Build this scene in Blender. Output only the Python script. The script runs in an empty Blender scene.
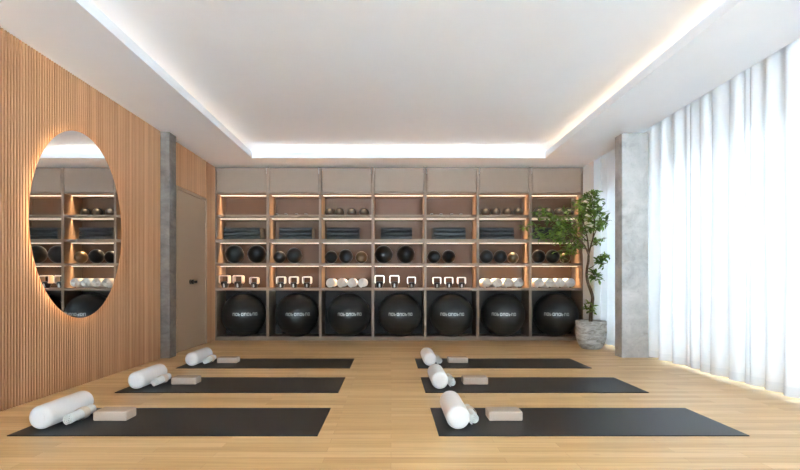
import bpy, bmesh, math, random
from mathutils import Vector, Matrix

random.seed(7)
sc = bpy.context.scene
COL = sc.collection
PI = math.pi

# ------------------------------------------------------------------ camera
cam_data = bpy.data.cameras.new('camera')
cam_data.sensor_width = 36.0
cam_data.lens = 463.0 / 800.0 * 36.0
cam_data.shift_x = 9.0 / 800.0
cam_data.shift_y = 47.0 / 800.0
cam_data.clip_start = 0.05
cam = bpy.data.objects.new('camera', cam_data)
cam.location = (0, 0, 0.9)
cam.rotation_euler = (PI / 2, 0, 0)
COL.objects.link(cam)
sc.camera = cam

# ------------------------------------------------------------------ world, exposure
SKY_STRENGTH = 4.2
world = bpy.data.worlds.new('sky')
sc.world = world
world.use_nodes = True
bg = world.node_tree.nodes['Background']
bg.inputs['Color'].default_value = (0.67, 0.845, 1.0, 1)
bg.inputs['Strength'].default_value = SKY_STRENGTH
sc.view_settings.view_transform = 'Standard'
sc.view_settings.look = 'None'
sc.view_settings.gamma = 1.0
sc.view_settings.use_curve_mapping = False
sc.view_settings.exposure = 1.56
sc.cycles.use_denoising = True
sc.cycles.max_bounces = 14
sc.cycles.diffuse_bounces = 7
sc.cycles.transparent_max_bounces = 12
sc.cycles.sample_clamp_indirect = 8.0

# the sun stands behind the building: it lights the ground added outside and never enters the room
sun_data = bpy.data.lights.new('sun', 'SUN')
sun_data.energy = 330.0
sun_data.angle = math.radians(1.0)
sun_data.color = (0.71, 0.87, 1.0)
sun = bpy.data.objects.new('sun', sun_data)
sun.rotation_euler = Vector((0.45, -0.45, -1.0)).to_track_quat('-Z', 'Y').to_euler()
COL.objects.link(sun)

# room measures (metres)
XL, XR = -2.706, 2.953          # inner faces of the side walls
YF, YB = -3.6, 7.57             # wall behind the camera, wall behind the shelving
ZC = 2.67                       # border ceiling
ZU = 2.865                      # raised ceiling
XO0, XO1, YO0, YO1 = -1.983, 2.203, -2.6, 6.61   # opening of the raised ceiling
ZLIP = 2.755
XWIN = 3.22
YCAB = 7.12
WINS = [(-3.4, 0.55), (0.75, 3.05), (3.2, 5.42), (5.72, 6.72)]
ZWIN = 2.16

def light_area(name, loc, rot, sx, sy, energy, color, spread=PI):
    d = bpy.data.lights.new(name, 'AREA')
    d.shape = 'RECTANGLE'
    d.size, d.size_y = sx, sy
    d.energy = energy
    d.color = color
    d.spread = spread
    o = bpy.data.objects.new(name, d)
    o.location = loc
    o.rotation_euler = rot
    COL.objects.link(o)
    return o

# sky portals, one in each window opening
for y0, y1 in WINS:
    p = light_area('window_portal', (XWIN + 0.2, (y0 + y1) / 2, ZWIN / 2 + 0.02), (0, PI / 2, 0), ZWIN, y1 - y0, 1, (1, 1, 1))
    p.data.cycles.is_portal = True

p = light_area('window_portal', ((XL + XR) / 2, YF - 0.15, 1.3), (PI / 2, 0, PI), 5.4, 2.5, 1, (1, 1, 1))  # portal for the glazing added behind the camera
p.data.cycles.is_portal = True

# warm strip lamps lying in the ceiling cove
WARM = (1.0, 0.72, 0.44)
COVE = 1.1
cy = (YO0 + YO1) / 2
light_area('cove_lamp', (XO0 - 0.13, cy, ZLIP - 0.03), (0, PI + 0.5, 0), 0.03, YO1 - YO0, COVE * 0.9, WARM)
light_area('cove_lamp', (XO1 + 0.13, cy, ZLIP - 0.03), (0, PI - 0.5, 0), 0.03, YO1 - YO0, COVE * 1.8, WARM)
light_area('cove_lamp', ((XO0 + XO1) / 2, YO1 + 0.13, ZLIP - 0.03), (PI + 0.5, 0, 0), XO1 - XO0, 0.03, COVE * 0.75, WARM)
light_area('cove_lamp', ((XO0 + XO1) / 2, YO0 - 0.13, ZLIP - 0.03), (PI - 0.5, 0, 0), XO1 - XO0, 0.03, COVE * 0.75, WARM)

# ------------------------------------------------------------------ material helpers
def lin(c):
    c = c / 255.0
    return c / 12.92 if c <= 0.04045 else ((c + 0.055) / 1.055) ** 2.4

def rgb(r, g, b):
    return (lin(r), lin(g), lin(b), 1.0)

class NT:
    def __init__(self, name):
        self.m = bpy.data.materials.new(name)
        self.m.use_nodes = True
        self.t = self.m.node_tree
        self.b = self.t.nodes['Principled BSDF']
        self.out = self.t.nodes['Material Output']
    def n(self, kind, **kw):
        nd = self.t.nodes.new(kind)
        for k, v in kw.items():
            if k in nd.inputs.keys():
                nd.inputs[k].default_value = v
            else:
                setattr(nd, k, v)
        return nd
    def l(self, a, b):
        self.t.links.new(a, b)

def coords(nt, scale, rot=(0, 0, 0)):
    tc = nt.n('ShaderNodeTexCoord')
    mp = nt.n('ShaderNodeMapping')
    mp.inputs['Scale'].default_value = scale
    mp.inputs['Rotation'].default_value = rot
    nt.l(tc.outputs['Object'], mp.inputs['Vector'])
    return mp.outputs['Vector']

def ramp(nt, fac, stops):
    r = nt.n('ShaderNodeValToRGB')
    els = r.color_ramp.elements
    els[0].position, els[0].color = stops[0]
    els[1].position, els[1].color = stops[-1]
    for p, c in stops[1:-1]:
        e = els.new(p)
        e.color = c
    nt.l(fac, r.inputs['Fac'])
    return r.outputs['Color']

def bump(nt, height, strength, dist=0.01):
    b = nt.n('ShaderNodeBump')
    b.inputs['Strength'].default_value = strength
    b.inputs['Distance'].default_value = dist
    nt.l(height, b.inputs['Height'])
    nt.l(b.outputs['Normal'], nt.b.inputs['Normal'])

def plain(name, col, rough=0.5, metal=0.0, noise=0.04, scale=30.0, spec=0.5, bumpy=0.0, coat=0.0):
    nt = NT(name)
    v = coords(nt, (scale, scale, scale))
    nz = nt.n('ShaderNodeTexNoise', Scale=1.0, Detail=4.0)
    nt.l(v, nz.inputs['Vector'])
    c0 = tuple(max(0, x * (1 - noise)) for x in col[:3]) + (1,)
    c1 = tuple(min(1, x * (1 + noise)) for x in col[:3]) + (1,)
    nt.l(ramp(nt, nz.outputs['Fac'], [(0.3, c0), (0.7, c1)]), nt.b.inputs['Base Color'])
    nt.b.inputs['Roughness'].default_value = rough
    nt.b.inputs['Metallic'].default_value = metal
    nt.b.inputs['Specular IOR Level'].default_value = spec
    nt.b.inputs['Coat Weight'].default_value = coat
    if bumpy:
        bump(nt, nz.outputs['Fac'], bumpy, 0.004)
    return nt.m

def emit(name, col, strength):
    nt = NT(name)
    nt.b.inputs['Base Color'].default_value = (0.8, 0.8, 0.8, 1)
    nt.b.inputs['Emission Color'].default_value = col
    nt.b.inputs['Emission Strength'].default_value = strength
    return nt.m

def wood_floor():
    nt = NT('oak_strip_floor')
    v = coords(nt, (1, 1, 1))
    br = nt.n('ShaderNodeTexBrick', Scale=1.0)
    br.offset = 0.37
    br.offset_frequency = 2
    br.squash = 1.0
    br.inputs['Brick Width'].default_value = 0.92
    br.inputs['Row Height'].default_value = 0.072
    br.inputs['Mortar Size'].default_value = 0.0006
    br.inputs['Mortar Smooth'].default_value = 0.3
    br.inputs['Bias'].default_value = 0.0
    br.inputs['Color1'].default_value = (0, 0, 0, 1)
    br.inputs['Color2'].default_value = (1, 1, 1, 1)
    br.inputs['Mortar'].default_value = (0.0, 0.0, 0.0, 1)
    nt.l(v, br.inputs['Vector'])
    tone = ramp(nt, br.outputs['Color'], [(0.0, rgb(188, 147, 96)), (0.5, rgb(200, 161, 109)), (1.0, rgb(211, 175, 126))])
    vg = coords(nt, (1.1, 26, 1))
    ng = nt.n('ShaderNodeTexNoise', Scale=1.6, Detail=8.0, Roughness=0.62)
    nt.l(vg, ng.inputs['Vector'])
    grain = ramp(nt, ng.outputs['Fac'], [(0.3, (0.74, 0.70, 0.64, 1)), (0.55, (1, 1, 1, 1)), (0.8, (1.1, 1.1, 1.08, 1))])
    mx = nt.n('ShaderNodeMix', data_type='RGBA', blend_type='MULTIPLY')
    mx.inputs[0].default_value = 0.75
    nt.l(tone, mx.inputs[6]); nt.l(grain, mx.inputs[7])
    vk = coords(nt, (2.2, 9, 1))
    vo = nt.n('ShaderNodeTexVoronoi', Scale=0.9)
    nt.l(vk, vo.inputs['Vector'])
    knots = ramp(nt, vo.outputs['Distance'], [(0.02, (0.45, 0.32, 0.22, 1)), (0.06, (1, 1, 1, 1))])
    m2 = nt.n('ShaderNodeMix', data_type='RGBA', blend_type='MULTIPLY')
    m2.inputs[0].default_value = 0.6
    nt.l(mx.outputs[2], m2.inputs[6]); nt.l(knots, m2.inputs[7])
    m3 = nt.n('ShaderNodeMix', data_type='RGBA', blend_type='MULTIPLY')
    nt.l(br.outputs['Fac'], m3.inputs[0])
    nt.l(m2.outputs[2], m3.inputs[6])
    m3.inputs[7].default_value = (0.55, 0.45, 0.35, 1)
    nt.l(m3.outputs[2], nt.b.inputs['Base Color'])
    nt.b.inputs['Roughness'].default_value = 0.36
    nt.b.inputs['Specular IOR Level'].default_value = 0.38
    bump(nt, ng.outputs['Fac'], 0.05, 0.003)
    return nt.m

PITCH = 0.0268
def slat_wood():
    nt = NT('oak_slats')
    tc = nt.n('ShaderNodeTexCoord')
    sep = nt.n('ShaderNodeSeparateXYZ')
    nt.l(tc.outputs['Object'], sep.inputs[0])
    dv = nt.n('ShaderNodeMath', operation='DIVIDE'); dv.inputs[1].default_value = PITCH
    nt.l(sep.outputs['Y'], dv.inputs[0])
    fl = nt.n('ShaderNodeMath', operation='FLOOR'); nt.l(dv.outputs[0], fl.inputs[0])
    wn = nt.n('ShaderNodeTexWhiteNoise', noise_dimensions='1D'); nt.l(fl.outputs[0], wn.inputs['W'])
    tone = ramp(nt, wn.outputs['Value'], [(0.0, rgb(158, 114, 79)), (0.6, rgb(170, 125, 88)), (1.0, rgb(181, 136, 99))])
    v = coords(nt, (60, 60, 2.2))
    nz = nt.n('ShaderNodeTexNoise', Scale=1.0, Detail=6.0)
    nt.l(v, nz.inputs['Vector'])
    g = ramp(nt, nz.outputs['Fac'], [(0.3, (0.86, 0.84, 0.82, 1)), (0.7, (1.04, 1.04, 1.04, 1))])
    mx = nt.n('ShaderNodeMix', data_type='RGBA', blend_type='MULTIPLY'); mx.inputs[0].default_value = 0.8
    nt.l(tone, mx.inputs[6]); nt.l(g, mx.inputs[7])
    nt.l(mx.outputs[2], nt.b.inputs['Base Color'])
    nt.b.inputs['Roughness'].default_value = 0.5
    nt.b.inputs['Specular IOR Level'].default_value = 0.3
    return nt.m

def concrete(name, dark, light, courses=False):
    nt = NT(name)
    v = coords(nt, (1, 1, 1))
    n1 = nt.n('ShaderNodeTexNoise', Scale=5.0, Detail=9.0, Roughness=0.65, Distortion=0.6)
    nt.l(v, n1.inputs['Vector'])
    col = ramp(nt, n1.outputs['Fac'], [(0.3, dark), (0.5, tuple((a + b) / 2 for a, b in zip(dark, light))), (0.72, light)])
    v2 = coords(nt, (1, 1, 1))
    vo = nt.n('ShaderNodeTexNoise', Scale=26.0, Detail=3.0)
    nt.l(v2, vo.inputs['Vector'])
    pits = ramp(nt, vo.outputs['Fac'], [(0.28, (0.72, 0.72, 0.72, 1)), (0.42, (1, 1, 1, 1))])
    mx = nt.n('ShaderNodeMix', data_type='RGBA', blend_type='MULTIPLY'); mx.inputs[0].default_value = 0.6
    nt.l(col, mx.inputs[6]); nt.l(pits, mx.inputs[7])
    outc = mx.outputs[2]
    if courses:
        v3 = coords(nt, (3.0, 3.0, 9.0))
        n3 = nt.n('ShaderNodeTexNoise', Scale=1.3, Detail=5.0, Distortion=1.5)
        nt.l(v3, n3.inputs['Vector'])
        band = ramp(nt, n3.outputs['Fac'], [(0.36, (0.74, 0.74, 0.75, 1)), (0.5, (1, 1, 1, 1)), (0.66, (1.12, 1.12, 1.12, 1))])
        m2 = nt.n('ShaderNodeMix', data_type='RGBA', blend_type='MULTIPLY'); m2.inputs[0].default_value = 0.8
        nt.l(outc, m2.inputs[6]); nt.l(band, m2.inputs[7])
        outc = m2.outputs[2]
    nt.l(outc, nt.b.inputs['Base Color'])
    nt.b.inputs['Roughness'].default_value = 0.75
    bump(nt, vo.outputs['Fac'], 0.25, 0.003)
    return nt.m

def sheer(name, transp, transl, col):
    nt = NT(name)
    v = coords(nt, (260, 260, 260))
    nz = nt.n('ShaderNodeTexNoise', Scale=1.0, Detail=2.0)
    nt.l(v, nz.inputs['Vector'])
    c = ramp(nt, nz.outputs['Fac'], [(0.3, tuple(x * 0.97 for x in col[:3]) + (1,)), (0.7, col)])
    df = nt.n('ShaderNodeBsdfDiffuse'); nt.l(c, df.inputs['Color'])
    tl = nt.n('ShaderNodeBsdfTranslucent'); nt.l(c, tl.inputs['Color'])
    tp = nt.n('ShaderNodeBsdfTransparent')
    m1 = nt.n('ShaderNodeMixShader'); m1.inputs[0].default_value = transl
    nt.l(df.outputs[0], m1.inputs[1]); nt.l(tl.outputs[0], m1.inputs[2])
    m2 = nt.n('ShaderNodeMixShader'); m2.inputs[0].default_value = transp
    nt.l(m1.outputs[0], m2.inputs[1]); nt.l(tp.outputs[0], m2.inputs[2])
    nt.l(m2.outputs[0], nt.out.inputs['Surface'])
    return nt.m

def glass_pane():
    nt = NT('window_glass')
    fr = nt.n('ShaderNodeFresnel', IOR=1.45)
    tp = nt.n('ShaderNodeBsdfTransparent'); tp.inputs['Color'].default_value = (0.96, 0.98, 0.98, 1)
    gl = nt.n('ShaderNodeBsdfGlossy', Roughness=0.02)
    mx = nt.n('ShaderNodeMixShader')
    nt.l(fr.outputs[0], mx.inputs[0]); nt.l(tp.outputs[0], mx.inputs[1]); nt.l(gl.outputs[0], mx.inputs[2])
    nt.l(mx.outputs[0], nt.out.inputs['Surface'])
    return nt.m

def leaf_mat():
    nt = NT('tree_leaf')
    v = coords(nt, (9, 9, 9))
    nz = nt.n('ShaderNodeTexNoise', Scale=1.0, Detail=3.0)
    nt.l(v, nz.inputs['Vector'])
    c = ramp(nt, nz.outputs['Fac'], [(0.3, rgb(56, 80, 22)), (0.5, rgb(88, 114, 36)), (0.7, rgb(132, 156, 58))])
    nt.l(c, nt.b.inputs['Base Color'])
    nt.b.inputs['Roughness'].default_value = 0.5
    tl = nt.n('ShaderNodeBsdfTranslucent'); nt.l(c, tl.inputs['Color'])
    mx = nt.n('ShaderNodeMixShader'); mx.inputs[0].default_value = 0.35
    nt.l(nt.b.outputs[0], mx.inputs[1]); nt.l(tl.outputs[0], mx.inputs[2])
    nt.l(mx.outputs[0], nt.out.inputs['Surface'])
    return nt.m

def stone_pot_mat():
    nt = NT('weathered_pot')
    v = coords(nt, (5, 5, 14))
    n1 = nt.n('ShaderNodeTexNoise', Scale=1.4, Detail=9.0, Roughness=0.7, Distortion=1.0)
    nt.l(v, n1.inputs['Vector'])
    c = ramp(nt, n1.outputs['Fac'], [(0.32, rgb(92, 86, 78)), (0.46, rgb(165, 160, 152)), (0.62, rgb(205, 201, 194)), (0.75, rgb(150, 142, 130))])
    nt.l(c, nt.b.inputs['Base Color'])
    nt.b.inputs['Roughness'].default_value = 0.8
    bump(nt, n1.outputs['Fac'], 0.5, 0.01)
    return nt.m

M = {}
M['floor'] = wood_floor()
M['slat'] = slat_wood()
M['ceiling'] = plain('white_plaster', rgb(245, 248, 253), 0.9, noise=0.01, scale=3, spec=0.1)
M['wall'] = plain('white_wall_paint', rgb(232, 230, 228), 0.85, noise=0.01, scale=3, spec=0.1)
M['conc_dark'] = concrete('grey_stone_column', rgb(82, 73, 66), rgb(122, 110, 100), True)
M['conc_light'] = concrete('pale_concrete_column', rgb(156, 151, 146), rgb(200, 195, 190))
M['added_terrace'] = concrete('added_pale_ground', rgb(205, 206, 208), rgb(228, 229, 231))
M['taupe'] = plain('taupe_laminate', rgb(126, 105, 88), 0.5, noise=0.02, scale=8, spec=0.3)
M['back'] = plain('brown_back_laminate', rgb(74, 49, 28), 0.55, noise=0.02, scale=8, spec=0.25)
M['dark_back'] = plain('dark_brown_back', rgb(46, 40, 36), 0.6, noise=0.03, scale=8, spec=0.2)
M['door'] = plain('taupe_door_paint', rgb(156, 134, 112), 0.5, noise=0.01, scale=5, spec=0.3)
M['black_metal'] = plain('black_metal', rgb(22, 21, 20), 0.35, 0.4)
M['alu'] = plain('window_frame_paint', rgb(206, 208, 210), 0.45)
M['glass'] = glass_pane()
M['sheer'] = sheer('sheer_white_voile', 0.006, 0.078, (0.93, 0.94, 0.95, 1))
M['hem'] = sheer('voile_hem', 0.004, 0.058, (0.86, 0.88, 0.90, 1))
M['track'] = plain('white_track', rgb(225, 225, 225), 0.4)
M['mat'] = plain('black_rubber_mat', rgb(24, 23, 23), 0.42, noise=0.12, scale=240, bumpy=0.1, spec=0.4)
M['bolster'] = plain('white_cotton', rgb(222, 216, 211), 0.9, noise=0.015, scale=90, bumpy=0.2, spec=0.1)
M['towel'] = plain('white_terry', rgb(218, 214, 208), 0.95, noise=0.03, scale=160, bumpy=0.5, spec=0.05)
M['towel_groove'] = plain('towel_shadowed_fold', rgb(205, 203, 200), 0.95, noise=0.03, scale=160, spec=0.05)
M['tan'] = plain('tan_ribbon', rgb(214, 196, 176), 0.85)
M['block'] = plain('beige_foam', rgb(177, 155, 138), 0.8, noise=0.03, scale=120, spec=0.2)
M['ball'] = plain('black_pvc_ball', rgb(34, 33, 32), 0.3, noise=0.05, scale=60, spec=0.3)
M['logo'] = plain('silver_print', rgb(172, 170, 166), 0.35, 0.2)
M['medball'] = plain('black_rubber_ball', rgb(15, 15, 15), 0.33, noise=0.1, scale=80, spec=0.22)
M['medband'] = plain('satin_black_band', rgb(18, 18, 18), 0.42, noise=0.1, scale=80, spec=0.2)
M['bronze'] = plain('dark_bronze_ball', rgb(72, 56, 34), 0.3, 0.5)
M['gold'] = plain('rose_gold_metal', rgb(244, 222, 200), 0.32, 0.35, noise=0.02)
M['iron'] = plain('black_cast_iron', rgb(26, 25, 25), 0.3, noise=0.1)
M['capsule'] = plain('pale_satin', rgb(238, 239, 242), 0.3, 0.25, noise=0.02)
M['slate'] = plain('slate_cloth', rgb(54, 54, 55), 0.95, noise=0.08, scale=180, bumpy=0.3, spec=0.1)
M['led'] = emit('warm_led', (1.0, 0.76, 0.52, 1), 0.5)
M['mirror_led'] = emit('mirror_led', (1.0, 0.76, 0.45, 1), 6.0)
for k in ('medball', 'medband'):
    pb_ = M[k].node_tree.nodes['Principled BSDF']
    pb_.inputs['Sheen Weight'].default_value = 0.05
    pb_.inputs['Sheen Roughness'].default_value = 0.25
nt = NT('mirror_silver'); nt.b.inputs['Metallic'].default_value = 1.0; nt.b.inputs['Roughness'].default_value = 0.0
nt.b.inputs['Base Color'].default_value = (0.90, 0.91, 0.91, 1)
M['mirror'] = nt.m
M['bark'] = plain('tree_bark', rgb(82, 64, 47), 0.9, noise=0.3, scale=40, bumpy=0.8)
M['leaf'] = leaf_mat()
M['pot'] = stone_pot_mat()
M['soil'] = plain('potting_soil', rgb(58, 46, 36), 0.95, noise=0.4, scale=60, bumpy=1.0)

# ------------------------------------------------------------------ mesh helpers
def box(bm, x0, y0, z0, x1, y1, z1, bev=0.0, seg=2):
    r = bmesh.ops.create_cube(bm, size=1.0)
    vs = r['verts']
    for v in vs:
        v.co = Vector(((x0 + x1) / 2 + v.co.x * (x1 - x0), (y0 + y1) / 2 + v.co.y * (y1 - y0), (z0 + z1) / 2 + v.co.z * (z1 - z0)))
    if bev:
        es = {e for v in vs for e in v.link_edges}
        bmesh.ops.bevel(bm, geom=list(es), offset=bev, segments=seg, profile=0.5, affect='EDGES')

def lathe(bm, prof, seg=32, axis='Z', origin=(0, 0, 0), caps=True):
    """prof: list of (radius, height) revolved about the axis."""
    rings = []
    ox, oy, oz = origin
    def P(r, h, a):
        c, s = r * math.cos(a), r * math.sin(a)
        if axis == 'Z': return (ox + c, oy + s, oz + h)
        if axis == 'Y': return (ox + c, oy + h, oz - s)
        return (ox + h, oy + c, oz + s)
    for r, h in prof:
        if r < 1e-6:
            rings.append([bm.verts.new(P(0, h, 0))])
        else:
            rings.append([bm.verts.new(P(r, h, 2 * PI * k / seg)) for k in range(seg)])
    for a, b in zip(rings, rings[1:]):
        for k in range(seg):
            k2 = (k + 1) % seg
            if len(a) == 1 and len(b) == 1: continue
            if len(a) == 1: bm.faces.new((a[0], b[k2], b[k]))
            elif len(b) == 1: bm.faces.new((a[k], a[k2], b[0]))
            else: bm.faces.new((a[k], a[k2], b[k2], b[k]))
    if caps:
        if len(rings[0]) > 1: bm.faces.new(rings[0][::-1])
        if len(rings[-1]) > 1: bm.faces.new(rings[-1])

def tube(bm, pts, radii, seg=8, close_ends=True):
    pts = [Vector(p) for p in pts]
    rings = []
    up = Vector((0.13, 0.97, 0.2)).normalized()
    for i, p in enumerate(pts):
        d = (pts[min(i + 1, len(pts) - 1)] - pts[max(i - 1, 0)]).normalized()
        a = d.cross(up)
        if a.length < 1e-3: a = d.cross(Vector((1, 0, 0)))
        a.normalize()
        b = d.cross(a).normalized()
        rings.append([bm.verts.new(p + (a * math.cos(2 * PI * k / seg) + b * math.sin(2 * PI * k / seg)) * radii[i]) for k in range(seg)])
    for r0, r1 in zip(rings, rings[1:]):
        for k in range(seg):
            bm.faces.new((r0[k], r0[(k + 1) % seg], r1[(k + 1) % seg], r1[k]))
    if close_ends:
        bm.faces.new(rings[0][::-1]); bm.faces.new(rings[-1])

def obj(name, bm, mat, parent=None, smooth=False, loc=(0, 0, 0)):
    bmesh.ops.recalc_face_normals(bm, faces=bm.faces[:])
    me = bpy.data.meshes.new(name)
    bm.to_mesh(me)
    bm.free()
    me.materials.append(mat)
    if smooth:
        for p in me.polygons: p.use_smooth = True
        me.set_sharp_from_angle(angle=math.radians(38))
    o = bpy.data.objects.new(name, me)
    o.location = loc
    COL.objects.link(o)
    if parent: o.parent = parent
    return o

def tag(o, label=None, cat=None, group=None, kind=None):
    if label: o['label'] = label
    if cat: o['category'] = cat
    if group: o['group'] = group
    if kind: o['kind'] = kind
    return o

def thing(name, label, cat, loc=(0, 0, 0), group=None, kind=None):
    o = bpy.data.objects.new(name, None)
    o.empty_display_size = 0.1
    o.location = loc
    COL.objects.link(o)
    return tag(o, label, cat, group, kind)

def dup(root, label=None, loc=None, group=None, scale=None):
    r = root.copy(); COL.objects.link(r)
    if loc is not None: r.location = loc
    if scale is not None: r.scale = scale
    if label: r['label'] = label
    if group: r['group'] = group
    for ch in list(root.children):
        c = ch.copy(); COL.objects.link(c); c.parent = r
        for g in list(ch.children):
            d = g.copy(); COL.objects.link(d); d.parent = c
    return r

def px(u, y):
    return (u - 391.0) / 463.0 * y

ORD = ['first', 'second', 'third', 'fourth', 'fifth', 'sixth', 'seventh']

# ------------------------------------------------------------------ room shell
bm = bmesh.new(); box(bm, XL - 0.15, YF - 0.1, -0.08, XWIN + 0.15, YB + 0.1, 0.0)
tag(obj('floor', bm, M['floor']), 'pale oak strip floor running across the studio', 'floor', kind='structure')

# ceiling: border ring with an upstand, trough behind the upstand, raised panel above, curtain pocket at the window side
bm = bmesh.new()
T = 0.03
XP = 2.962                                     # inner edge of the curtain pocket
tr = 0.24                                      # depth of the trough
def ring(x0, y0, x1, y1, X0, Y0, X1, Y1, z0, z1):
    box(bm, X0, Y0, z0, x0, Y1, z1); box(bm, x1, Y0, z0, X1, Y1, z1)
    box(bm, x0, y1, z0, x1, Y1, z1); box(bm, x0, Y0, z0, x1, y0, z1)
ring(XO0, YO0, XO1, YO1, XL - 0.12, YF - 0.1, XP, YB + 0.1, ZC, ZC + T)
ring(XO0, YO0, XO1, YO1, XO0 - 0.02, YO0 - 0.02, XO1 + 0.02, YO1 + 0.02, ZC + T, ZLIP)
ring(XO0 - tr, YO0 - tr, XO1 + tr, YO1 + tr, XO0 - tr - 0.03, YO0 - tr - 0.03, XO1 + tr + 0.03, YO1 + tr + 0.03, ZC + T, ZU)
box(bm, XO0 - tr - 0.03, YO0 - tr - 0.03, ZU, XO1 + tr + 0.03, YO1 + tr + 0.03, ZU + 0.05)
box(bm, XP - 0.02, YF - 0.1, ZC + T, XP, YB + 0.1, 2.82)
box(bm, XP - 0.02, YF - 0.1, 2.80, XWIN + 0.15, YB + 0.1, 2.83)
tag(obj('ceiling', bm, M['ceiling']), 'white ceiling with a raised centre and glowing cove edge', 'ceiling', kind='structure')

# left wall with vertical timber slats
bm = bmesh.new()
box(bm, XL - 0.15, YF, 0, XL - 0.016, YB, ZC + 0.02)
def slats(y0, y1, z0, z1):
    k = math.ceil(y0 / PITCH)
    while (k + 1) * PITCH <= y1 + 0.004:
        y = k * PITCH
        box(bm, XL - 0.017, y + 0.0058, z0, XL, y + PITCH - 0.0058, z1, 0.0025, 1)
        k += 1
slats(0.5, 5.46, 0.0, ZC)
slats(5.63, 5.835, 0.0, ZC)
slats(5.835, 6.80, 2.125, ZC)
slats(6.80, 7.13, 0.0, ZC)
tag(obj('wall_left', bm, M['slat']), 'timber slat wall with narrow vertical battens on the left', 'wall', kind='structure')

bm = bmesh.new(); box(bm, XL - 0.15, YB, 0, XWIN + 0.15, YB + 0.1, ZC + 0.02)
tag(obj('wall_back', bm, M['wall']), 'white wall behind the built-in shelving', 'wall', kind='structure')
bm = bmesh.new()
box(bm, XL - 0.15, YF - 0.1, 2.55, XWIN + 0.15, YF, 2.82)
box(bm, XL - 0.15, YF - 0.1, 0, XL + 0.05, YF, 2.55); box(bm, XR - 0.1, YF - 0.1, 0, XWIN + 0.15, YF, 2.55)
tag(obj('wall_front', bm, M['wall']), 'white wall behind the viewer', 'wall', kind='structure')
# right wall: lintel over the windows, piers between them, wall return at the back corner
bm = bmesh.new()
box(bm, XWIN, YF, ZWIN, XWIN + 0.15, YB, 2.80)
for y0, y1 in ((YF, -3.4), (0.55, 0.75), (3.05, 3.2), (5.42, 5.72), (6.72, YB)):
    box(bm, XWIN, y0, 0, XWIN + 0.15, y1, ZWIN)
box(bm, XR, 6.74, 0, XWIN, YB, ZC)
tag(obj('wall_right', bm, M['wall']), 'white window wall and corner return on the right', 'wall', kind='structure')
# columns
bm = bmesh.new(); box(bm, XL - 0.02, 5.46, 0, -2.612, 5.632, ZC, 0.004, 1)
tag(obj('column', bm, M['conc_dark']), 'slim dark grey stone column on the timber slat wall', 'column', kind='structure')
bm = bmesh.new(); box(bm, 2.744, 5.5, 0, XWIN, 5.675, ZC, 0.004, 1)
tag(obj('column', bm, M['conc_light']), 'pale concrete column between the sheer curtains', 'column', kind='structure')

# windows
for i, (y0, y1) in enumerate(WINS):
    w = thing('window_%d' % (i + 1), 'tall pale framed window behind sheer curtains', 'window', (XWIN + 0.09, (y0 + y1) / 2, 0), kind='structure')
    h = (y1 - y0) / 2
    bm = bmesh.new()
    f = 0.05
    box(bm, -0.03, -h, 0, 0.03, h, 0.15); box(bm, -0.03, -h, ZWIN - f, 0.03, h, ZWIN)
    box(bm, -0.03, -h, f, 0.03, -h + f, ZWIN - f); box(bm, -0.03, h - f, f, 0.03, h, ZWIN - f)
    n = max(1, round((y1 - y0) / 1.1))
    for k in range(1, n):
        yy = -h + 2 * h * k / n
        box(bm, -0.03, yy - 0.025, f, 0.03, yy + 0.025, ZWIN - f)
    obj('window_frame', bm, M['alu'], w)
    bm = bmesh.new(); box(bm, -0.004, -h + f, f, 0.004, h - f, ZWIN - f)
    obj('pane', bm, M['glass'], w)

w = thing('window_5', 'added full-width glazing behind the viewer, letting extra daylight in', 'window', ((XL + XR) / 2, YF - 0.05, 0), kind='structure')  # unseen glazed front, added to fill the room with daylight
bm = bmesh.new()
h = (XR - XL) / 2
box(bm, -h + 0.05, -0.03, 0, h - 0.1, 0.03, 0.05); box(bm, -h + 0.05, -0.03, 2.50, h - 0.1, 0.03, 2.55)
for k in range(5):
    xx = -h + 0.075 + (2 * h - 0.2) * k / 4
    box(bm, xx - 0.025, -0.03, 0.05, xx + 0.025, 0.03, 2.5)
obj('window_frame', bm, M['alu'], w)
bm = bmesh.new(); box(bm, -h + 0.08, -0.004, 0.05, h - 0.13, 0.004, 2.50)
obj('pane', bm, M['glass'], w)

bm = bmesh.new(); box(bm, -30, -40, -0.2, 30, YF - 0.1, -0.06); box(bm, XWIN + 0.15, YF - 0.1, -0.2, 30, 22, -0.06)
tag(obj('ground', bm, M['added_terrace']), 'pale ground added outside the windows to bounce sunlight in', 'ground', kind='structure')  # unseen ground added to bounce sunlight up to the ceiling

# door in the slat wall
d = thing('door_1', 'flush taupe door in the timber slat wall beside the stone column', 'door', (XL - 0.016, 6.318, 0), kind='structure')
bm = bmesh.new()
box(bm, 0, -0.483, 0, 0.02, -0.443, 2.12, 0.002, 1); box(bm, 0, 0.443, 0, 0.02, 0.483, 2.12, 0.002, 1)
box(bm, 0, -0.443, 2.08, 0.02, 0.443, 2.12, 0.002, 1)
obj('door_frame', bm, M['door'], d)
bm = bmesh.new(); box(bm, 0, -0.438, 0.006, 0.014, 0.438, 2.074, 0.002, 1)
obj('door_leaf', bm, M['door'], d)
bm = bmesh.new()
lathe(bm, [(0, 0.014), (0.032, 0.014), (0.032, 0.022), (0.012, 0.024), (0.012, 0.036), (0.03, 0.040), (0.032, 0.052), (0.026, 0.060), (0.011, 0.062), (0.011, 0.082), (0.017, 0.084), (0.019, 0.098), (0.012, 0.106), (0, 0.108)], 20, 'X', (0, -0.07, 0.902))
obj('knob', bm, M['black_metal'], d, True)

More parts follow.
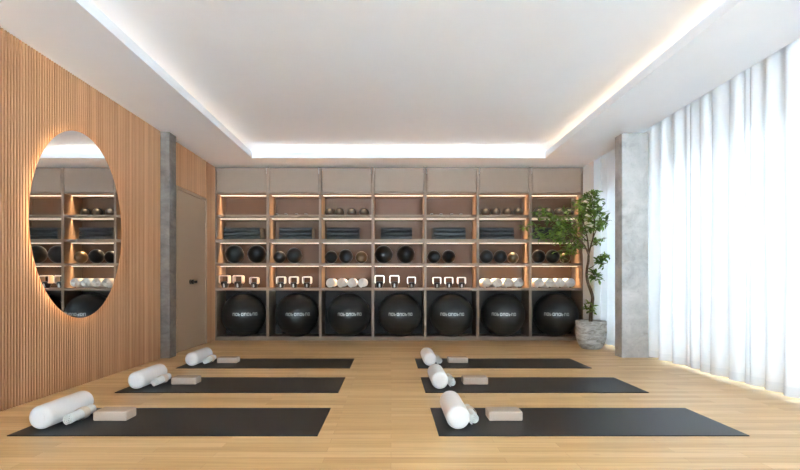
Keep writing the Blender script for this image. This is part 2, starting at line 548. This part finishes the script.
# ------------------------------------------------------------------ built-in shelving, seven units
W = (XR - XL) / 7.0
BOARDS = [(1.897, 1.935), (1.515, 1.560), (1.150, 1.190), (0.769, 0.807)]
UNDER = [2.262, 1.897, 1.515, 1.150]
DEPTH = 0.43
def make_unit():
    t = thing('shelving_unit', '', 'shelving')
    h = W / 2 - 0.0004
    s = 0.019
    for sx in (-1, 1):
        bm = bmesh.new()
        xa, xb = sorted((sx * h, sx * (h - s)))
        box(bm, xa, 0, 0, xb, DEPTH, 2.662, 0.001, 1)
        obj('side_panel', bm, M['taupe'], t)
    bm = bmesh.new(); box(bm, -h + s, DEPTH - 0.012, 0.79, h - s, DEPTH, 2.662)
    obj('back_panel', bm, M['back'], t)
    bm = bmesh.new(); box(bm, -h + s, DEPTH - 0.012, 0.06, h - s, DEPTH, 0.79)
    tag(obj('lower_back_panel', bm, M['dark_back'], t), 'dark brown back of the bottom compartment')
    for z0, z1 in BOARDS:
        bm = bmesh.new(); box(bm, -h + s, 0.001, z0, h - s, DEPTH - 0.012, z1, 0.001, 1)
        obj('shelf', bm, M['taupe'], t)
    bm = bmesh.new(); box(bm, -h + s, 0.001, 0, h - s, DEPTH - 0.012, 0.06, 0.001, 1)
    obj('plinth', bm, M['taupe'], t)
    bm = bmesh.new(); box(bm, -h + s, 0.004, 2.262, h - s, DEPTH - 0.012, 2.282, 0.001, 1)
    obj('cupboard_floor', bm, M['taupe'], t)
    bm = bmesh.new(); box(bm, -h + s + 0.007, 0.002, 2.285, h - s - 0.007, 0.020, 2.657, 0.0015, 1)
    obj('cupboard_door', bm, M['taupe'], t)
    for z in UNDER:
        bm = bmesh.new(); box(bm, -h + s + 0.003, 0.165, z - 0.008, h - s - 0.003, 0.195, z)
        o = obj('light_strip', bm, M['led'], t)
        tag(o, 'glowing warm strip light under the board')
    return t
unit0 = make_unit()
UX = [XL + W * (i + 0.5) for i in range(7)]
for i in range(7):
    nm = ['leftmost', 'second', 'third', 'middle', 'third', 'second', 'rightmost'][i]
    lab = ['leftmost taupe shelving bay beside the door end of the slat wall',
           'second taupe shelving bay from the left, between two lit bays',
           'third taupe shelving bay from the left, holding rolled white towels',
           'middle taupe shelving bay of the seven, with two large medicine balls',
           'third taupe shelving bay from the right, above the fifth exercise ball',
           'second taupe shelving bay from the right, just left of the tree crown',
           'rightmost taupe shelving bay, partly hidden behind the potted tree'][i]
    u = unit0 if i == 0 else dup(unit0)
    u.location = (UX[i], YCAB, 0)
    u['label'] = lab
    u['group'] = 'built-in shelving bays'
    for z in UNDER:
        light_area('shelf_lamp', (UX[i], YCAB + 0.18, z - 0.010), (0, 0, 0), W - 0.042, 0.02, 3.6, (1.0, 0.69, 0.40), math.radians(62))

# ------------------------------------------------------------------ exercise balls
def make_exercise_ball():
    R = 0.334
    t = thing('exercise_ball', '', 'exercise ball')
    bm = bmesh.new()
    prof = []
    n = 64
    for k in range(n + 1):
        a = -PI / 2 + PI * k / n
        rr = R - (0.0016 if (k % 4 == 0 and 8 <= k <= 56) else 0)
        prof.append((rr * math.cos(a) if 0 < k < n else 0, R + rr * math.sin(a)))
    lathe(bm, prof, 64, 'Z', caps=False)
    obj('ball_skin', bm, M['ball'], t, True)
    # printed band of letter-like marks, wrapped on the front of the ball
    bm = bmesh.new()
    def mark(u0, u1, v0, v1):
        nu = max(1, int((u1 - u0) / 0.012))
        rows = []
        for v in (v0, v1):
            row = []
            for k in range(nu + 1):
                lon = (u0 + (u1 - u0) * k / nu) / R
                lat = (v + 0.024) / R
                q = R + 0.0012
                row.append(bm.verts.new((q * math.sin(lon) * math.cos(lat), -q * math.cos(lon) * math.cos(lat), R + q * math.sin(lat))))
            rows.append(row)
        for k in range(nu):
            bm.faces.new((rows[0][k], rows[0][k + 1], rows[1][k + 1], rows[1][k]))
    x = -0.185
    kinds = [0, 1, 2, 1, 0, 1, 2, 0, 1]
    for q in kinds:
        w = 0.033
        mark(x, x + 0.008, -0.022, 0.022)
        if q != 2: mark(x + w - 0.008, x + w, -0.022, 0.022)
        mark(x + 0.008, x + w - 0.008, 0.014 if q != 2 else -0.022, 0.022 if q != 2 else -0.014)
        if q == 1: mark(x + 0.008, x + w - 0.008, -0.022, -0.014)
        if q == 2: mark(x + 0.008, x + w - 0.004, -0.004, 0.004)
        x += 0.042
    lg = obj('logo', bm, M['logo'], t)
    tag(lg, 'silvery printed wordmark, too small to read')
    return t
eb0 = make_exercise_ball()
EU = [244.2, 297, 348.8, 399.6, 451.2, 502.8, 555.4]
for i, u in enumerate(EU):
    lab = ('large black exercise ball in the bottom of the %s shelving bay' % ['leftmost', 'second', 'third', 'middle', 'fifth', 'sixth', 'rightmost'][i]) + (' from the left' if i in (1, 2, 4, 5) else '')
    o = eb0 if i == 0 else dup(eb0)
    o['label'] = lab; o['group'] = 'black exercise balls in the bottom row'
    o.location = (px(u, 7.2), 7.195, 0.0612)
    o.rotation_euler = (0, 0, math.atan2(-o.location.x, 7.2) + 0.05)

BAYN = ['leftmost bay', 'second bay from left', 'third bay from left', 'middle bay', 'fifth bay from left', 'sixth bay from left', 'rightmost bay']

# ------------------------------------------------------------------ medicine balls
def make_med(name, mat, band):
    t = thing(name, '', 'ball')
    bm = bmesh.new()
    n = 36
    prof = []
    for k in range(n + 1):
        a = -PI / 2 + PI * k / n
        rr = 1.0 - (0.022 if k in (13, 23) else 0)
        prof.append((rr * math.cos(a) if 0 < k < n else 0, 1.0 + rr * math.sin(a)))
    lathe(bm, prof, 40, 'Z', caps=False)
    obj('ball_skin', bm, mat, t, True)
    bm = bmesh.new()
    lathe(bm, [(0.975, 0.85), (0.993, 0.86), (1.003, 0.93), (1.005, 1.0), (1.003, 1.07), (0.993, 1.14), (0.975, 1.15)], 40, 'Z', caps=False)
    obj('grip_band', bm, band, t, True)
    return t
med0 = make_med('medicine_ball', M['medball'], M['medband'])
brz0 = make_med('medicine_ball', M['bronze'], M['bronze'])
used_med = [False, False]
def place_ball(proto, slot, u, dia, y, z, label, group):
    o = proto if not used_med[slot] else dup(proto)
    used_med[slot] = True
    o['label'] = label; o['group'] = group
    o.location = (px(u, y), y, z + 0.0012)
    o.scale = (dia / 2, dia / 2, dia / 2)
    return o
Z3 = 1.190
row3 = {0: [(234.5, .288), (257.0, .288)], 1: [(279.6, .192), (294.4, .245)], 2: [(331.2, .198), (345.8, .222), (361.4, .19)],
        3: [(383.6, .284), (405.8, .284)], 4: [(433.8, .208), (448.6, .212)], 5: [(486.2, .215), (500.2, .21), (512.9, .175)],
        6: [(538.6, .212), (552.6, .215), (565.2, .168)]}
for b, lst in row3.items():
    for k, (u, dm) in enumerate(lst):
        if k == 2:
            lab = 'small bronze medicine ball at the right end of the %s' % BAYN[b]
            o = place_ball(brz0, 1, u, dm, 7.27, Z3, lab, 'bronze medicine balls')
        else:
            size = 'large' if dm > .25 else 'medium'
            lab = '%s black medicine ball, %s from left in the %s' % (size, ORD[k], BAYN[b])
            place_ball(med0, 0, u, dm, 7.27, Z3, lab, 'black medicine balls on the middle shelf')
# weighted balls on the top shelf
tone0 = None
def make_tone():
    t = thing('weighted_ball', '', 'ball')
    bm = bmesh.new()
    n = 24
    prof = []
    for k in range(n + 1):
        a = -PI / 2 + PI * k / n
        rr = 1.0 - (0.03 if k in (9, 15) else 0)
        prof.append((rr * math.cos(a) if 0 < k < n else 0, 1.0 + rr * math.sin(a)))
    lathe(bm, prof, 32, 'Z', caps=False)
    obj('ball_skin', bm, M['medball'], t, True)
    return t
tone0 = make_tone()
row1 = {2: [329.6, 339.4, 351.6, 364.0], 5: [485.6, 495.8, 507.4, 518.2], 6: [538.2, 548.2, 558.6, 569.0]}
first = True
for b, us in row1.items():
    for k, u in enumerate(us):
        o = tone0 if first else dup(tone0)
        first = False
        o['label'] = 'small dark weighted ball, %s from left on top shelf, %s' % (ORD[k], BAYN[b])
        o['group'] = 'weighted balls on the top shelf'
        o.location = (px(u, 7.43), 7.43 + 0.006 * (k % 2), 1.9362)
        o.scale = (.077, .077, .077)

# small dumbbells lying on the top shelf
def make_dumbbell():
    t = thing('dumbbell', '', 'dumbbell')
    for s in (-1, 1):
        bm = bmesh.new()
        xs = sorted((s * 0.052, s * 0.098))
        lathe(bm, [(0.0, xs[0]), (0.028, xs[0]), (0.034, xs[0] + 0.006), (0.034, xs[1] - 0.006), (0.028, xs[1]), (0, xs[1])], 8, 'X', (0, 0, 0.0315), caps=False)
        obj('weight_head', bm, M['iron'], t)
    bm = bmesh.new(); tube(bm, [(-0.055, 0, 0.0315), (-0.02, 0, 0.0315), (0.02, 0, 0.0315), (0.055, 0, 0.0315)], [0.011, 0.014, 0.014, 0.011], 12)
    obj('grip', bm, M['black_metal'], t, True)
    return t
db0 = make_dumbbell()
for k, (u, b, side) in enumerate(((281.2, 1, 'left'), (301.2, 1, 'right'), (436.4, 4, 'left'), (456.4, 4, 'right'))):
    o = db0 if k == 0 else dup(db0)
    o['label'] = 'small dark dumbbell, %s one of two on top shelf, %s' % (side, BAYN[b])
    o['group'] = 'small dumbbells on the top shelf'
    o.location = (px(u, 7.45), 7.45, 1.9385)

# ------------------------------------------------------------------ folded mats on the second shelf
def make_folded():
    bm = bmesh.new()
    w, dp, h = 0.25, 0.26, 0.030
    n = 8
    prof = []                                    # side profile: round fold at the front, open plies at the back
    H = 0.0612
    for k in range(n + 1):
        a = PI / 2 + PI * k / n
        prof.append((0.018 + 0.044 * math.cos(a), H / 2 + (H / 2 - 0.001) * math.sin(a)))
    prof += [(dp, 0.001), (dp + 0.004, 0.010), (dp, 0.0285), (dp - 0.05, 0.0300), (dp, 0.0315), (dp + 0.003, 0.045), (dp, H - 0.001)]
    va = [bm.verts.new((-w, y, z)) for y, z in prof]
    vb = [bm.verts.new((w, y, z)) for y, z in prof]
    m_ = len(prof)
    for k in range(m_):
        bm.faces.new((va[k], va[(k + 1) % m_], vb[(k + 1) % m_], vb[k]))
    bm.faces.new(va[::-1]); bm.faces.new(vb)
    t = obj('folded_blanket', bm, M['slate'], None, True)
    tag(t, '', 'blanket')
    return t
fb0 = make_folded()
first = True
mats2 = [(223.8, 260), (279.3, 312.4), (327, 359.3), (380.7, 411.8), (433.4, 465.7), (480.0, 514), (533, 565)]
LAY = ['bottom', 'middle', 'top']
for b, (a, c) in enumerate(mats2):
    for k in range(3):
        o = fb0 if first else dup(fb0)
        first = False
        o['label'] = 'dark slate folded blanket, %s of stack in the %s' % (LAY[k], BAYN[b])
        o['group'] = 'folded slate blankets on the second shelf'
        cx = px((a + c) / 2, 7.19)
        sx = (px(c, 7.19) - px(a, 7.19)) / 0.5
        o.scale = (sx * (1.0 - 0.004 * k), 1, 1.02)
        o.location = (cx + random.uniform(-.004, .004), 7.205 + random.uniform(-.003, .003), 1.5612 + k * 0.0632)

# ------------------------------------------------------------------ kettlebells
def make_kettle():
    t = thing('kettlebell', '', 'kettlebell')
    bm = bmesh.new()
    lathe(bm, [(0, 0.0), (0.040, 0.0), (0.045, 0.004), (0.054, 0.03), (0.064, 0.066), (0.065, 0.084), (0.056, 0.094), (0.03, 0.100), (0, 0.101)], 28, 'Z', caps=False)
    obj('weight_body', bm, M['iron'], t, True)
    # flat strap handle: inverted U with rounded corners
    bm = bmesh.new()
    hw, top, bot, th, dp, r = 0.078, 0.197, 0.080, 0.016, 0.055, 0.026
    path = [(-hw + 0.014, bot - 0.010), (-hw + 0.002, bot + 0.004), (-hw, bot + 0.02), (-hw, top - r)]
    for k in range(1, 6):
        a = PI - k * PI / 10
        path.append((-hw + r + r * math.cos(a), top - r + r * math.sin(a)))
    path += [(-x, z) for x, z in path[::-1]]
    quads = []
    for i, (x, z) in enumerate(path):
        x0, z0 = path[max(0, i - 1)]; x1, z1 = path[min(len(path) - 1, i + 1)]
        dx, dz = x1 - x0, z1 - z0
        L = math.hypot(dx, dz) or 1
        nx, nz = dz / L * th, -dx / L * th
        quads.append([bm.verts.new((x, -dp, z)), bm.verts.new((x, dp, z)), bm.verts.new((x + nx, dp, z + nz)), bm.verts.new((x + nx, -dp, z + nz))])
    for q0, q1 in zip(quads, quads[1:]):
        for k in range(4):
            bm.faces.new((q0[k], q0[(k + 1) % 4], q1[(k + 1) % 4], q1[k]))
    bm.faces.new(quads[0]); bm.faces.new(quads[-1][::-1])
    obj('handle', bm, M['gold'], t, True)
    bm = bmesh.new()  # small pale upright capsule on the front of the body
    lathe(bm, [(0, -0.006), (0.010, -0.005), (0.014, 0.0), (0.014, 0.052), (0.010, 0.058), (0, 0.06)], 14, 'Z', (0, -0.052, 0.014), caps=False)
    obj('pale_capsule', bm, M['capsule'], t, True)
    return t
kb0 = make_kettle()
kb = {0: [(225.0, 1.0), (238.6, 1.0), (254.4, .86)], 1: [(281.2, .9), (294.0, .9), (307.2, .9)],
      3: [(379.6, 1.0), (394.4, 1.0), (411.4, .88)], 4: [(436.8, .86), (448.8, .86), (461.4, .86)]}
first = True
for b, lst in kb.items():
    for k, (u, s) in enumerate(lst):
        o = kb0 if first else dup(kb0)
        first = False
        o['label'] = '%s kettlebell from left, rose-gold strap handle, in the %s' % (ORD[k], BAYN[b])
        o['group'] = 'kettlebells with rose-gold handles'
        o.location = (px(u, 7.24), 7.24, 0.8082)
        o.scale = (s, s, s)

# ------------------------------------------------------------------ rolled towels
def spiral_roll(bm, R, L, turns=4, th=None, seg=26):
    """a towel rolled up: a spiral sheet with thickness, axis along Y from 0 to L, lying on z = 0"""
    th = th or R / (turns + 0.35)
    n = int(turns * seg)
    inner, outer = [], []
    for k in range(n + 1):
        f = k / n
        r = th * 0.35 + (R - th * 0.35) * f
        a = 2 * PI * turns * f - PI * 0.62
        ro, ri = r, max(0.0005, r - th * 0.76)
        soft = 0.0
        inner.append((ri * math.cos(a), R + ri * math.sin(a)))
        outer.append((ro * math.cos(a), R + ro * math.sin(a)))
    ys = [0.0, 0.006, L - 0.006, L]
    ins = [0.16 * th, 0, 0, 0.16 * th]
    rings = []
    for y, iv in zip(ys, ins):
        ri = []; ro = []
        for k in range(n + 1):
            (xi, zi), (xo, zo) = inner[k], outer[k]
            dx, dz = xo - xi, zo - zi
            Ld = math.hypot(dx, dz) or 1
            ri.append(bm.verts.new((xi + dx / Ld * iv, y, zi + dz / Ld * iv)))
            ro.append(bm.verts.new((xo - dx / Ld * iv, y, zo - dz / Ld * iv)))
        rings.append((ri, ro))
    for (i0, o0), (i1, o1) in zip(rings, rings[1:]):
        for k in range(n):
            bm.faces.new((o0[k], o0[k + 1], o1[k + 1], o1[k]))
            bm.faces.new((i0[k + 1], i0[k], i1[k], i1[k + 1]))
        bm.faces.new((o0[n], i0[n], i1[n], o1[n]))
        bm.faces.new((i0[0], o0[0], o1[0], i1[0]))
    for (ri, ro), fl in ((rings[0], 1), (rings[-1], -1)):
        for k in range(n):
            f = (ri[k], ri[k + 1], ro[k + 1], ro[k])
            bm.faces.new(f if fl > 0 else f[::-1])

tw = {2: [330.9, 341.7, 352.2, 362.7], 5: [487.4, 498.0, 508.8, 519.4], 6: [539.8, 550.4, 560.6, 571.0]}
bm = bmesh.new(); spiral_roll(bm, 0.0785, 0.36, 4)
tw0 = obj('rolled_towel', bm, M['towel'], None, True)
tag(tw0, '', 'towel')
first = True
for b, us in tw.items():
    for k, u in enumerate(us):
        if first: o = tw0
        else:
            o = tw0.copy(); COL.objects.link(o)
        first = False
        o['label'] = '%s from left of four rolled white towels in the %s' % (ORD[k], BAYN[b])
        o['group'] = 'rolled white towels on the shelves'
        o.location = (px(u, 7.16), 7.155, 0.8085)

# ------------------------------------------------------------------ mats with bolster, towel and block
def make_mat():
    bm = bmesh.new(); box(bm, 0, 0, 0, 1.812, 0.595, 0.006, 0.002, 2)
    o = obj('yoga_mat', bm, M['mat'])
    return tag(o, '', 'yoga mat')
def make_bolster():
    R, L = 0.072, 0.45
    bm = bmesh.new()
    prof = [(0, 0.0), (R * .55, 0.004)]
    for k in range(0, 7):
        a = k / 6 * PI / 2
        prof.append((R - 0.034 + 0.034 * math.sin(a), 0.008 + 0.030 - 0.030 * math.cos(a)))
    prof += [(R * 1.008, L * .3), (R * 1.012, L * .5), (R * 1.008, L * .7)]
    prof2 = [(r, L - h) for r, h in prof[:9][::-1]]
    lathe(bm, prof + prof2, 40, 'Y', (0, 0, R * 1.012), caps=False)
    o = obj('bolster', bm, M['bolster'], None, True)
    return tag(o, '', 'bolster')
def make_small_towel():
    t = thing('small_rolled_towel', '', 'towel')
    bm = bmesh.new(); spiral_roll(bm, 0.0375, 0.25, 3, seg=22)
    obj('roll', bm, M['towel'], t, True)
    bm = bmesh.new()
    lathe(bm, [(0.0382, 0.105), (0.0390, 0.107), (0.0390, 0.168), (0.0382, 0.170)], 32, 'Y', (0, 0, 0.0382), caps=False)
    tag(obj('ribbon_band', bm, M['tan'], t, True), 'tan band around the towel')
    return t
def make_block():
    bm = bmesh.new(); box(bm, 0, 0, 0, 0.218, 0.125, 0.062, 0.011, 4)
    o = obj('yoga_block', bm, M['block'], None, True)
    return tag(o, '', 'yoga block')
pm, pb, pt, pk = make_mat(), make_bolster(), make_small_towel(), make_block()
first = True
SIDE = ['left', 'right']
ROWN = ['front', 'middle', 'back']
for s, x0 in enumerate((-2.240, 0.279)):
    for r, y0 in enumerate((2.698, 3.752, 4.818)):
        where = '%s row on the %s' % (ROWN[r], 'slat-wall side' if s == 0 else 'curtain side')
        def use(p):
            if first: return p
            if p.children: return dup(p)
            c = p.copy(); COL.objects.link(c); return c
        m_, b_, t_, k_ = use(pm), use(pb), use(pt), use(pk)
        first = False
        m_.location = (x0, y0, 0.0002)
        jx, ja = random.uniform(-.006, .006), random.uniform(-.02, .02)
        b_.location = (x0 + (0.116 if s == 0 else 0.132) + jx, y0 + 0.078, 0.0064); b_.rotation_euler = (0, 0, ja)
        t_.location = (x0 + (0.231 if s == 0 else 0.245) + jx, y0 + 0.185 + random.uniform(-.01, .01), 0.0064); t_.rotation_euler = (0, 0, ja + 0.03)
        k_.location = (x0 + (0.324 if s == 0 else 0.350), y0 + 0.272, 0.0064)
        if s == 0 and r == 0: t_.rotation_euler = (0, 0, 0.05)
        m_['label'] = 'black yoga mat on the oak floor, %s' % where
        b_['label'] = 'white cylindrical bolster on the mat in the %s' % where
        t_['label'] = 'small rolled white towel between bolster and block, %s' % where
        k_['label'] = 'beige foam yoga block on the mat in the %s' % where
        m_['group'] = 'black yoga mats'; b_['group'] = 'white bolsters'; t_['group'] = 'small rolled towels on the mats'; k_['group'] = 'beige yoga blocks'

# ------------------------------------------------------------------ oval backlit mirror
mc_y, mc_z, ra, rb = 3.995, 1.387, 0.585, 0.796
t = thing('wall_mirror', 'tall oval mirror with a warm backlit edge on the slat wall', 'mirror', (XL, mc_y, mc_z))
def ellipse_ring(bm, a, b, x0, x1, seg=96, a2=None, b2=None):
    """solid elliptic slab (or a ring when a2, b2 give the inner axes) between x0 and x1"""
    def loop(A, B, x):
        return [bm.verts.new((x, A * math.cos(2 * PI * k / seg), B * math.sin(2 * PI * k / seg))) for k in range(seg)]
    o0, o1 = loop(a, b, x0), loop(a, b, x1)
    for k in range(seg):
        bm.faces.new((o0[k], o0[(k + 1) % seg], o1[(k + 1) % seg], o1[k]))
    if a2 is None:
        bm.faces.new(o0[::-1]); bm.faces.new(o1)
    else:
        i0, i1 = loop(a2, b2, x0), loop(a2, b2, x1)
        for k in range(seg):
            k2 = (k + 1) % seg
            bm.faces.new((i0[k2], i0[k], i1[k], i1[k2]))
            bm.faces.new((o0[k2], o0[k], i0[k], i0[k2]))
            bm.faces.new((o1[k], o1[k2], i1[k2], i1[k]))
bm = bmesh.new(); ellipse_ring(bm, ra, rb, 0.034, 0.040)
obj('mirror_glass', bm, M['mirror'], t)
bm = bmesh.new(); ellipse_ring(bm, ra - 0.061, rb - 0.061, 0.0, 0.033)
obj('backing', bm, M['black_metal'], t)
bm = bmesh.new(); ellipse_ring(bm, ra - 0.048, rb - 0.048, 0.008, 0.026, 96, ra - 0.060, rb - 0.060)
tag(obj('light_strip', bm, M['mirror_led'], t), 'warm glowing strip behind the mirror edge')

# ------------------------------------------------------------------ sheer curtains
def curtain(y0, y1, label, seed, x=3.055, amp=0.052, period=0.19):
    rnd = random.Random(seed)
    root = thing('sheer_curtain', label, 'curtain', (x, (y0 + y1) / 2, 0), 'sheer white curtains')
    yc = (y0 + y1) / 2
    n = int((y1 - y0) / 0.011)
    nf = (y1 - y0) / period
    # uneven fold phase along the width
    knots = [0]
    while knots[-1] < nf + 2: knots.append(knots[-1] + rnd.uniform(0.68, 1.35))
    amps = [rnd.uniform(0.55, 1.0) for _ in knots]
    def fold(u):
        s = u * nf
        i = max(j for j in range(len(knots)) if knots[j] <= s)
        f = (s - knots[i]) / (knots[i + 1] - knots[i])
        a = amps[i] * (1 - f) + amps[i + 1] * f
        return 2 * PI * f, a
    def pt(u, z):
        p, a = fold(u)
        hz = z / 2.76
        k = 0.72 + 0.28 * (1 - hz)
        dx = amp * a * k * (-math.cos(p) + 0.18 * math.sin(2 * p + seed))
        dy = min(1, 12 * u, 12 * (1 - u)) * (0.022 * a * k * math.sin(p) + 0.004 * math.sin(3 * z + seed + 5 * u))
        dx = (dx + 0.006 * math.sin(1.7 * z + 9 * u)) * min(1, 16 * u, 16 * (1 - u))
        return (dx, y0 + (y1 - y0) * u - yc + dy, z)
    def sheet(z0, z1, rows, push=0.0):
        bm = bmesh.new()
        g = [[bm.verts.new(pt(i / n, z0 + (z1 - z0) * j / rows)) for i in range(n + 1)] for j in range(rows + 1)]
        for j in range(rows):
            for i in range(n):
                bm.faces.new((g[j][i], g[j][i + 1], g[j + 1][i + 1], g[j + 1][i]))
        return bm
    obj('cloth', sheet(0.105, 2.765, 20), M['sheer'], root, True)
    obj('hem', sheet(0.03, 0.105, 2), M['hem'], root, True)
    bm = bmesh.new(); box(bm, -0.012, y0 - yc, 2.768, 0.012, y1 - yc, 2.80)
    obj('track', bm, M['track'], root)
    return root
curtain(5.69, 6.735, 'narrow sheer white curtain between the concrete column and the back corner', 3)
curtain(4.7315, 5.49, 'sheer white curtain hanging just in front of the concrete column', 5)
curtain(3.942, 4.729, 'middle sheer white curtain of the long window wall', 8)
curtain(2.9, 3.9395, 'sheer white curtain nearest the viewer at the picture edge', 11)
curtain(0.3, 2.89, 'long sheer white curtain beside the viewer, outside the picture', 14)
curtain(-3.5, 0.29, 'long sheer white curtain behind the viewer', 17)

# ------------------------------------------------------------------ potted tree
PX, PY = px(591.0, 6.27), 6.27
t = thing('potted_tree', 'slender green indoor tree in a weathered grey pot beside the shelving', 'tree', (PX, PY, 0))
bm = bmesh.new()
lathe(bm, [(0, 0.0), (0.125, 0.0), (0.150, 0.02), (0.185, 0.08), (0.204, 0.15), (0.210, 0.22), (0.207, 0.29), (0.203, 0.315), (0.208, 0.325), (0.209, 0.37), (0.203, 0.378), (0.190, 0.376), (0.186, 0.36), (0.184, 0.30), (0, 0.30)], 48, 'Z', caps=False)
bmesh.ops.scale(bm, vec=(0.94, 0.94, 1.0), verts=bm.verts[:])
pot = obj('pot', bm, M['pot'], t, True)
bm = bmesh.new()
lathe(bm, [(0, 0.335), (0.06, 0.338), (0.11, 0.330), (0.172, 0.325), (0.172, 0.31), (0, 0.31)], 32, 'Z', caps=False)
obj('soil', bm, M['soil'], pot, True)

def W2L(u, v, y=PY, dy=0.0):
    """photo-measured point on the tree -> local coordinates"""
    yy = y + dy
    return Vector((px(u, yy) - PX, dy, 0.9 + (282.0 - v) / 463.0 * yy))
trunk = [(590.6, 324), (590.9, 312), (592.2, 303), (592.6, 297), (590.6, 290), (588.0, 283), (586.8, 276), (587.0, 269), (588.2, 262), (588.6, 255)]
def smooth_pts(P, k=4):
    out = []
    for i in range(len(P) - 1):
        p0 = P[max(0, i - 1)]; p1 = P[i]; p2 = P[i + 1]; p3 = P[min(len(P) - 1, i + 2)]
        for q in range(k):
            s = q / k
            out.append(0.5 * ((2 * p1) + (p2 - p0) * s + (2 * p0 - 5 * p1 + 4 * p2 - p3) * s * s + (3 * p1 - p0 - 3 * p2 + p3) * s ** 3))
    out.append(P[-1])
    return out
rnd = random.Random(21)
tp = smooth_pts([W2L(u, v, dy=0.02 * math.sin(i)) for i, (u, v) in enumerate(trunk)])
bm = bmesh.new()
tube(bm, tp, [0.026 - 0.011 * i / (len(tp) - 1) for i in range(len(tp))], 10)
obj('trunk', bm, M['bark'], t, True)
# branches: lists of photo points with a depth offset at their tip
BR = [
    [(588.6, 255), (585, 246), (580, 240), (573, 236), (565, 233), (553, 236), (543, 239)],
    [(588.6, 255), (590.5, 247), (593, 238), (594, 228), (594.5, 216), (593.5, 205), (592, 198), (591.5, 193)],
    [(593, 238), (597, 228), (599.5, 218), (601, 209), (606, 203)],
    [(580, 240), (574, 232), (566, 224), (556, 219), (546, 216), (539, 214)],
    [(588.6, 255), (588, 243), (586, 232), (583, 221), (580, 210), (584, 200)],
    [(586, 232), (579, 226), (571, 217), (562, 212)],
    [(573, 236), (566, 240), (560, 236), (551, 229)],
    [(587.0, 269), (592, 267), (598, 262), (604, 259), (610, 256)],
    [(598, 262), (602, 264), (607, 263)],
    [(587.0, 271), (591, 272), (594, 275), (596, 280)],
    [(592.4, 300), (590.5, 306), (589, 311)],
    [(594, 228), (599, 226), (604, 222), (608, 221)],
    [(594, 218), (588, 211), (583, 205)],
    [(590.5, 247), (596, 243), (601, 239), (607, 238)],
    [(585, 246), (578, 247), (572, 248), (566, 250)],
    [(543, 239), (536, 232), (532, 227)],
    [(586, 249), (580, 247), (573, 244), (566, 241), (558, 241)],
    [(587, 241), (579, 234), (570, 229), (560, 228)],
]
DYT = [-0.25, 0.05, 0.1, 0.15, -0.15, 0.25, -0.1, -0.05, 0.08, -0.12, -0.05, -0.1, -0.2, 0.12, -0.3, -0.3, 0.1, 0.05]
bb = lf = None
def leaf(p, d, size):
    """a pointed leaf, folded a little along its midrib and drooping at the tip"""
    d = d.normalized()
    e = p + d * size
    if max(p.x, e.x) + PX > 2.92 or max(p.y, e.y) + PY > 7.05 or (min(p.y, e.y) + PY < 5.74 and max(p.x, e.x) + PX > 2.68): return
    side = d.cross(Vector((rnd.uniform(-.5, .5), rnd.uniform(-.5, .5), 1))).normalized()
    nrm = side.cross(d).normalized()
    rows = [(0, 0.02, 0), (0.25, 0.20, 0.02), (0.55, 0.25, 0.0), (0.82, 0.14, -0.06), (1.0, 0.0, -0.13)]
    prev = None
    for f, w, dr in rows:
        c = p + d * size * f + nrm * dr * size
        if w == 0:
            tip = lf.verts.new(c)
            lf.faces.new((prev[0], prev[1], tip)); lf.faces.new((prev[1], prev[2], tip))
            break
        cur = (lf.verts.new(c - side * w * size + nrm * 0.07 * size), lf.verts.new(c), lf.verts.new(c + side * w * size + nrm * 0.07 * size))
        if prev:
            lf.faces.new((prev[0], prev[1], cur[1], cur[0])); lf.faces.new((prev[1], prev[2], cur[2], cur[1]))
        prev = cur
def rdir():
    return Vector((rnd.gauss(0, 1), rnd.gauss(0, 1), rnd.gauss(0, .45) + 0.05)).normalized()
def spray(p, d, n, size, spread):
    for _ in range(n):
        tip = p + rdir() * rnd.uniform(0.3, 1.0) * spread
        if tip.x + PX > 2.93 or tip.y + PY > 7.08: continue
        pts = [p, (p + tip) / 2 + Vector((0, 0, 0.012)), tip]
        tube(bb, pts, [0.0028, 0.0022, 0.0014], 4, False)
        dd = (tip - p).normalized()
        for f in (0.35, 0.55, 0.75, 0.9, 1.0):
            if rnd.random() < 0.85:
                q = p + (tip - p) * f
                leaf(q, (dd * 0.5 + rdir()), size * rnd.uniform(0.7, 1.15))
for bi, pts in enumerate(BR):
    bb, lf = bmesh.new(), bmesh.new()
    P = []
    for i, (u, v) in enumerate(pts):
        f = i / (len(pts) - 1)
        P.append(W2L(u, v, dy=DYT[bi] * f))
    P = smooth_pts(P, 3)
    r0 = 0.012 if bi in (0, 1, 4) else 0.0075
    tube(bb, P, [r0 * (1 - 0.75 * i / (len(P) - 1)) for i in range(len(P))], 6, False)
    small = bi in (7, 8, 9, 10, 11, 13)
    for i, p in enumerate(P):
        f = i / (len(P) - 1)
        if f < (0.45 if bi in (0, 1, 4, 7, 8, 9) else 0.3): continue
        d = (P[min(i + 1, len(P) - 1)] - P[i - 1])
        spray(p, d, 2 if small else (2 if bi in (5, 6, 15, 16, 17) else 3), 0.078, 0.075 if small else 0.15)
    br = obj('branch', bb, M['bark'], t, True)
    obj('foliage', lf, M['leaf'], br, True)
